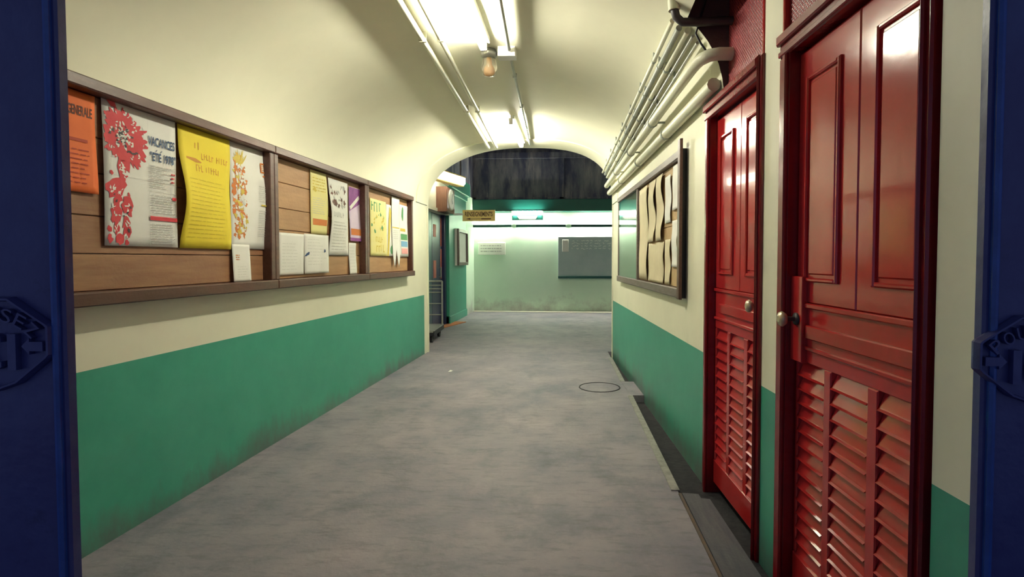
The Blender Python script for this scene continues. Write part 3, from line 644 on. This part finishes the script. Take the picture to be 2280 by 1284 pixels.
rsheet(-4.56, -4.29, 1.45, 1.975, 'paper_cream', .028, .6, 'wavy cream strip beside the white sheets')
rsheet(-4.89, -4.28, 1.110, 1.44, 'paper_cream', .010, 2.0, 'wide cream sheet at the foot of the display board')
rsheet(-4.25, -4.05, 1.575, 1.93, 'paper', .010, 0, 'white sheet high on the display board beside the wavy strip')
rsheet(-4.01, -3.80, 1.655, 1.975, 'paper', .014, 2, 'white sheet highest beside the end post')
rsheet(-4.24, -4.06, 1.115, 1.45, 'paper_cream', .010, 1, 'narrow cream sheet low beside the wide one')
rsheet(-4.02, -3.82, 1.245, 1.58, 'paper', .020, 3, 'white curling sheet below the highest one')

# ------------------------------------------------------------------ red doors
def red_door(name, span, label, knob_left, zbot):
    w_ = span[1]-span[0]; T = thing(name, label, 'door', R, span[0], .03, 0, None, 'structure'); k = w_/.72
    top = 2.095
    def part(n, a, b, y0, y1, z0, z1, mm='red', bv=.004):
        m = MB(); m.bbox(a, b, y0, y1, z0, z1, bv); return m.build(n, mm, T)
    sl = [(.018, .205), (.250, .455), (.505, .702)]; sl = [(a*k, b*k) for a, b in sl]
    ub = [part('upper_board', 0, .388*k-.002, 0, .035, 1.135, top), part('upper_board', .388*k+.002, w_, 0, .035, 1.135, top)]
    part('lock_rail', 0, w_, 0, .035, .905, 1.133); part('bottom_rail', 0, w_, -.004, .035, .0, .135)
    part('ledge', 0, w_, -.012, 0, 1.115, 1.135); part('ledge', 0, w_, -.010, 0, .955, .972)
    part('rail_panel', .09*k, w_-.045*k, -.012, 0, 1.000, 1.052)
    part('back_board', 0, w_, .030, .042, .135, .905, 'red_dark')
    edges = [0]+[q for s_ in sl for q in s_]+[w_]
    for i in range(0, 8, 2): part('mullion' if 0 < i < 6 else 'stile', edges[i], edges[i+1], 0, .035, .135, .905)
    # louvre slats: one mesh per column, shared
    n = 14; hgt = .77/n
    for a, b in sl:
        m = MB(); m.prism([(.004, .004), (-.004, -.002), (.000, -.004), (.026, hgt*.94), (.030, hgt), (.024, hgt)], 'x', a+.001, b-.001)
        first = m.build('louver_slat', 'red', T); first.location = (0, 0, .135)
        for j in range(1, n): dup(first, T, (0, 0, .135+j*hgt))
    # mouldings around the two upper panels
    for a, b, z0, z1 in ((.065*k, .290*k, 1.215, 1.985), (.475*k, .685*k, 1.215, 1.995)):
        m = MB(); t = .016
        for x0, x1, q0, q1 in ((a, a+t, z0, z1), (b-t, b, z0, z1), (a+t, b-t, z0, z0+t), (a+t, b-t, z1-t, z1)): m.bbox(x0, x1, -.012, 0, q0, q1, .005)
        u = ub[0 if a < .3*k else 1]; m.build('panel_moulding', 'red', u); part('raised_panel', a+t+.012, b-t-.012, -.006, 0, z0+t+.012, z1-t-.012, bv=.005).parent = u
    # frame (architrave) and head
    def arch(n, a, b, z0, z1, vert=True):
        m = MB()
        if vert:
            s_ = 1 if a < 0 else -1; lo, hi = min(a, b), max(a, b); e = (hi-lo)
            m.bbox(lo, hi, -.045, .04, z0, z1, .006); q = (lo+e*.62, hi-.0) if s_ > 0 else (lo, hi-e*.62); m.bbox(q[0], q[1], -.058, -.045, z0, z1, .006)
        else: m.bbox(a, b, -.045, .04, z0, z1, .006); m.bbox(a, b, -.062, -.045, z0+(z1-z0)*.55, z1, .006); m.bbox(a, b, -.052, -.045, z0+.004, z0+(z1-z0)*.3, .004)
        return m.build(n, 'red_dark', T)
    arch('frame_post', -FRW, -.004, zbot, 2.105); arch('frame_post', w_+.004, w_+.034, zbot, 2.20); arch('frame_head', -FRW, w_+.004, 2.105, 2.195, False)
    m = MB(); m.box(-FRW, w_+.02, -.012, .0, 2.195, 3.12); m.build('transom_mesh', 'red_mesh', T)
    for a, b in ((-FRW, -FRW+.018), (w_+.008, w_+.028)): part('transom_post', a, b, -.035, .02, 2.195 if a < 0 else 2.20, 3.12)
    # knob, spindle and lock
    kx = .045*k if knob_left else w_-.05*k
    if knob_left: part('lock_case', -.004, .085*k, -.022, 0, .905, 1.235, bv=.003)
    kz = 1.085 if not knob_left else 1.07; y0 = -.022 if knob_left else 0
    m = MB(); m.lathe([(0, .024), (.006, .024), (.010, .010)], (kx, y0, kz), (0, -1, 0)); m.lathe([(0, .009), (.045, .009)], (kx, y0, kz), (0, -1, 0)); sp = m.build('spindle', 'dark_metal', T)
    m = MB(); m.lathe([(.040, .012), (.044, .022), (.056, .030), (.066, .026), (.072, .012)], (kx, y0, kz), (0, -1, 0)); m.build('knob', 'brass', sp)
    return T
red_door('door_1', DF, 'glossy red louvred door between the display board and the other red door', False, -.07)
red_door('door_2', DN, 'glossy red louvred door nearest the blue swing doors', True, -.07)

# ------------------------------------------------------------------ blue swing doors with the raised POUSSEZ ICI emblem
def gate(name, x0, x1, free_right, ex, ez, hw, label):
    T = thing(name, label, 'door', G, x0, 0, .01, None, 'structure'); w_ = x1-x0
    m = MB(); m.bbox(0, w_, 0, .020, 0, 2.2, .004); m.build('door_leaf', 'blue', T)
    e = w_ if free_right else 0; s_ = -1 if free_right else 1
    a, b = sorted((e+s_*.008, e+s_*.020)); m = MB(); m.bbox(a, b, -.010, 0, 0, 2.2, .004); m.build('edge_strip', 'blue_bright', T)
    ox, oz = ex-x0, ez-.01
    out = [(-.30, 1), (.30, 1), (1.0, .45), (1.04, .40), (1.04, -.20), (.98, -.28), (.42, -.82), (.0, -1.0), (-.42, -.82), (-.98, -.28), (-1.04, -.20), (-1.04, .40), (-1.0, .45)]
    P = [(ox+q[0]*hw, oz+q[1]*hw*.82) for q in out]
    m = MB(); m.prism([(x, z) for x, z in P], 'y', -.004, 0); em = m.build('emblem_plate', 'blue', T)
    m = MB(); I = [(ox+(x-ox)*.90, oz+(z-oz)*.90) for x, z in P]; n = len(P)
    m.add([(x, -.004, z) for x, z in P]+[(ox+(x-ox)*.97, -.016, oz+(z-oz)*.97) for x, z in P]+[(ox+(x-ox)*.93, -.016, oz+(z-oz)*.93) for x, z in P]+[(x, -.004, z) for x, z in I],
          [(r*n+i, r*n+(i+1) % n, (r+1)*n+(i+1) % n, (r+1)*n+i) for r in range(3) for i in range(n)])
    m.build('emblem_rim', 'blue', em)
    m = MB()
    def letter(c, cx_, cz_, wl, hl, rot):
        vs, fs = text_mesh(c); a = [v[0] for v in vs]; b = [v[1] for v in vs]; n = len(vs)
        q = []
        for p in vs:
            u = ((p[0]-min(a))/(max(a)-min(a))-.5)*wl; v = ((p[1]-min(b))/(max(b)-min(b))-.5)*hl
            q.append((cx_+u*math.cos(rot)+v*math.sin(rot), cz_-u*math.sin(rot)+v*math.cos(rot)))
        m.add([(x, -.015, z) for x, z in q]+[(x, -.004, z) for x, z in q], fs)
        from collections import Counter
        ed = Counter(tuple(sorted(e_)) for f in fs for e_ in zip(f, f[1:]+f[:1]))
        m.add([(x, -.015, z) for x, z in q]+[(x, -.004, z) for x, z in q], [(i, j, n+j, n+i) for (i, j), c_ in ed.items() if c_ == 1])
    for i, c in enumerate('POUSSEZ'):
        t = (i-3)*.245; r = hw*1.05; letter(c, ox+r*math.sin(t), oz-hw*.52+r*math.cos(t), hw*.19, hw*.24, t)
    letter('I', ox-hw*.34, oz-hw*.12, hw*.15, hw*.62, 0); letter('C', ox, oz-hw*.12, hw*.30, hw*.62, 0); letter('I', ox+hw*.34, oz-hw*.12, hw*.15, hw*.62, 0)
    for s_ in (-1, 1):
        q = [(.52, -.02), (.66, .12), (.66, .06), (.90, .06), (.90, -.10), (.66, -.10), (.66, -.16)]
        m.prism([(ox+s_*a*hw, oz+b*hw) for a, b in q], 'y', -.015, -.004)
    m.build('raised_lettering', 'blue', em)
    return T
gl_ = at_y(164, 640, .97).x; gr_ = at_y(2172, 640, .97).x
el = at_y(2, 765, .95); er = at_y(2293, 800, .95)
gate('door_3', gl_-.72, gl_, True, el.x, el.z, .108, 'dark blue metal swing door embossed POUSSEZ ICI by the notice boards')
gate('door_4', gr_, gr_+.80, False, er.x, er.z, .092, 'dark blue metal swing door embossed POUSSEZ ICI by the red doors')

# ------------------------------------------------------------------ ceiling fittings
def fluorescent(tm, pf, label, ln):
    a = on_vault(*pf, .075); y1 = a.y; y0 = y1-ln; hl = ln/2
    T = bpy.data.objects.new('tube_lamp', None); COL.objects.link(T); T.location = (a.x, (y0+y1)/2, a.z); tag(T, label, 'lamp', 'tube lamps on the vault')
    zt = min(zv(a.x-.03, y0), zv(a.x+.03, y1))-a.z
    m = MB(); m.box(.004, .050, -hl, hl, .035, zt+.004); m.build('batten', 'white_enamel', T)
    m = MB(); m.tube([(0, -hl+.02, 0), (0, hl-.02, 0)], .019, 14); m.build('tube', tm, T)
    for y in (-hl+.01, hl-.01): m = MB(); m.box(-.012, .030, y-.012, y+.012, -.020, .045); m.build('holder', 'white_enamel', T)
fluorescent('tube', (1075, 108), 'fluorescent tube lamp on the vault beside the glass jar lamp', .82)
fluorescent('tube_strong', (1160, 325), 'fluorescent tube lamp on the vault close to the arch end', 1.22)
def run(name, a, b, r, mm, label, off, group=None, near=1.05, n=14, clips=True, sag=0):
    """a conduit that follows the vault from one picture point to another and on towards the near wall"""
    A, Bp = on_vault(*a, off), on_vault(*b, off); T = bpy.data.objects.new(name, None); COL.objects.link(T); tag(T, label, 'conduit', group); T.location = (A.x, A.y, A.z)
    pts = []
    for i in range(n+1):
        Y = near+(Bp.y-near)*i/n; X = A.x+(Bp.x-A.x)*(Y-A.y)/(Bp.y-A.y); pts.append(Vector((X, Y, zv(X, Y)-off))-T.location)
    m = MB(); m.tube(pts, r, 8); m.build('conduit', mm, T)
    if clips:
        for i in range(2, n, 4):
            p = pts[i]; m = MB(); m.box(p.x-r*1.25, p.x+r*1.25, p.y-.009, p.y+.009, p.z-r*1.08, p.z+off+.003); m.build('clip', mm, T)
    return T
run('ceiling_conduit', (888, 0), (1088, 328), .020, 'pipe_cream', 'outer cream conduit of the pair along the vault', .045)
run('ceiling_conduit', (936, 0), (1106, 328), .018, 'pipe_cream', 'inner cream conduit of the pair along the vault beside the tubes', .040)
run('ceiling_conduit', (1113, 0), (1133, 110), .014, 'pipe_grey', 'grey conduit leading from the near end to the junction box', .035)
run('ceiling_conduit', (1137, 128), (1180, 322), .013, 'pipe_grey', 'grey conduit running from the junction box to the arch', .022, near=on_vault(1137, 124, .02).y)
J = on_vault(1129, 117, .03)
m = MB(); m.bbox(-.065, .065, -.05, .05, -.04, zv(J.x, J.y)-J.z+.003, .006); tag(m.build('junction_box', 'white_enamel', None, J), 'small white junction box on the vault', 'junction box')
jl = bpy.data.objects.new('jar_lamp', None); COL.objects.link(jl); jp = at_y(1089, 120, J.y+.02); jl.location = jp; tag(jl, 'unlit glass jar lamp hanging on an arm from the junction box', 'lamp')
m = MB(); m.tube([(J.x-.06-jp.x, J.y-jp.y, J.z-.01-jp.z), (0, 0, 0)], .011, 8); m.build('arm', 'dark_metal', jl)
m = MB(); m.lathe([(-.02, .045), (.0, .060), (.035, .058), (.045, .045)], (0, 0, .015), (0, 0, -1)); m.build('cap', 'metal', jl)
m = MB(); m.lathe([(0, .048), (.06, .058), (.10, .056), (.128, .040), (.134, .012)], (0, 0, -.030), (0, 0, -1)); gj = m.build('glass_jar', 'glass_lamp', jl)
m = MB(); m.lathe([(0, .012), (.05, .014), (.07, .026), (.095, .030), (.112, .020), (.118, .005)], (0, 0, -.034), (0, 0, -1)); m.build('bulb', 'amber', gj)

# ------------------------------------------------------------------ pipes along the right springing of the vault
YN = 2.99
def pipe(name, near, far, r, mm, label, elbow=None, clip=.55):
    A, Bq = near, far; T = bpy.data.objects.new(name, None); COL.objects.link(T); T.location = A; tag(T, label, 'pipe')
    d = Bq-A; pts = [Vector((0, 0, 0))] if not elbow else elbow; pts = pts+[d*t for t in (.25, .5, .75, 1)]
    m = MB(); m.tube(pts, r, 10); m.build('pipe', mm, T); k = int(d.length/clip)
    for i in range(1, k):
        p = d*(i/k); w3 = A+p; m = MB(); zt = zv(w3.x, w3.y); xx = xr(w3.y)
        m.tube([p-d.normalized()*.012, p+d.normalized()*.012], r*1.22, 10)
        if xx-w3.x < zt-w3.z: m.box(p.x, xx-A.x+.004, p.y-.01, p.y+.01, p.z-.006, p.z+.006)
        else: m.box(p.x-.006, p.x+.006, p.y-.01, p.y+.01, p.z, zt-A.z+.004)
        m.build('clip', 'pipe_grey', T)
    return T
def vpt(x, y, Y, off):
    """point of the picture ray's column kept just below the vault at depth Y"""
    P = at_y(x, y, Y); P.z = min(P.z, zv(P.x, Y)-off); return P
specs = [(1497, 46, .391, 2.486, .014, 'pipe_cream', 'thin cream pipe highest on the vault springing'),
         (1512, 62, .424, 2.462, .017, 'pipe_grey', 'grey pipe second from the top of the springing'),
         (1531, 68, .452, 2.420, .018, 'pipe_cream', 'cream pipe below the grey pipe of the springing'),
         (1543, 80, .472, 2.383, .009, 'metal', 'thin metal conduit with a bright upper twin'),
         (1553, 95, .486, 2.350, .009, 'metal', 'thin metal conduit just over the elbowed pipe')]
for x, y, x2, y2, r, mm, lb in specs: pipe('service_pipe', vpt(x, y, YN, r+.012), Vector((x2, 7.45, y2)), r, mm, lb)
def rw(lx, d, z): return R.pt(lx, -d, z)
A = rw(-3.14, .140, 2.36); Bq = rw(-7.45, .090, 2.300)
el = [rw(-2.905, -.03, 2.372)-A, rw(-2.905, .050, 2.372)-A, rw(-2.92, .095, 2.370)-A, rw(-2.965, .125, 2.366)-A, rw(-3.04, .138, 2.362)-A, Vector((0, 0, 0))]
pipe('service_pipe', A, Bq, .033, 'pipe_cream', 'thick cream pipe with an elbow into the red transom', el, .9)
pipe('service_pipe', rw(-2.985, .050, 2.240), rw(-7.45, .048, 2.205), .037, 'pipe_cream', 'thick cream pipe lowest along the right wall', None, .9)
# dark cross pipe and cable before the dark niche face
c = at_y(1506, 45, 2.90); m = MB(); T = bpy.data.objects.new('cross_pipe', None); COL.objects.link(T); T.location = c; tag(T, 'dark cross pipe with elbow in front of the dark niche face', 'pipe')
m.tube([(-.02, 0, .26), (-.012, 0, .06), (.0, 0, .015), (.03, 0, -.01), (.10, 0, -.012), (.40, 0, -.006)], .022, 10); m.build('pipe', 'dark_metal', T)
m = MB(); m.tube([(-.013, 0, .05), (-.017, 0, .12)], .030, 10); m.build('coupling', 'pipe_cream', T)
m = MB(); pts = [at_y(x, y, 2.936) for x, y in ((1572, 0), (1560, 40), (1549, 75), (1560, 96), (1573, 114), (1586, 126), (1592, 129))]
o = pts[0].copy(); m.tube([p-o for p in pts], .0055, 6); tag(m.build('hanging_cable', 'black', None, o), 'thin black cable looping down before the dark niche face', 'cable')

# ------------------------------------------------------------------ floor details
mc = bpy.data.objects.new('floor_cover', None); COL.objects.link(mc); mc.location = (.262, 5.46, 0); tag(mc, 'round inspection cover flush in the floor beside the gutter', 'cover')
m = MB(); m.lathe([(0, .19), (.002, .19)], (0, 0, .0), (0, 0, 1), 28); m.build('disc', 'floor', mc)
m = MB(); m.tube([(.205*math.cos(t*math.pi/16), .205*math.sin(t*math.pi/16), .0) for t in range(33)], .006, 6, caps=False); m.build('rim', 'dirt', mc)
P = at_z(1003, 826, 0); m = MB(); m.add([(-.02, -.03, .001), (.015, -.035, .004), (.022, .02, .001), (-.01, .04, .006), (-.02, -.03, 0), (.015, -.035, .003), (.022, .02, 0), (-.01, .04, .005)], [(0, 1, 2, 3), (7, 6, 5, 4), (0, 4, 5, 1), (1, 5, 6, 2), (2, 6, 7, 3), (3, 7, 4, 0)])
tag(m.build('paper_scrap', 'paper', None, P), 'tiny white paper scrap lying on the floor', 'litter')
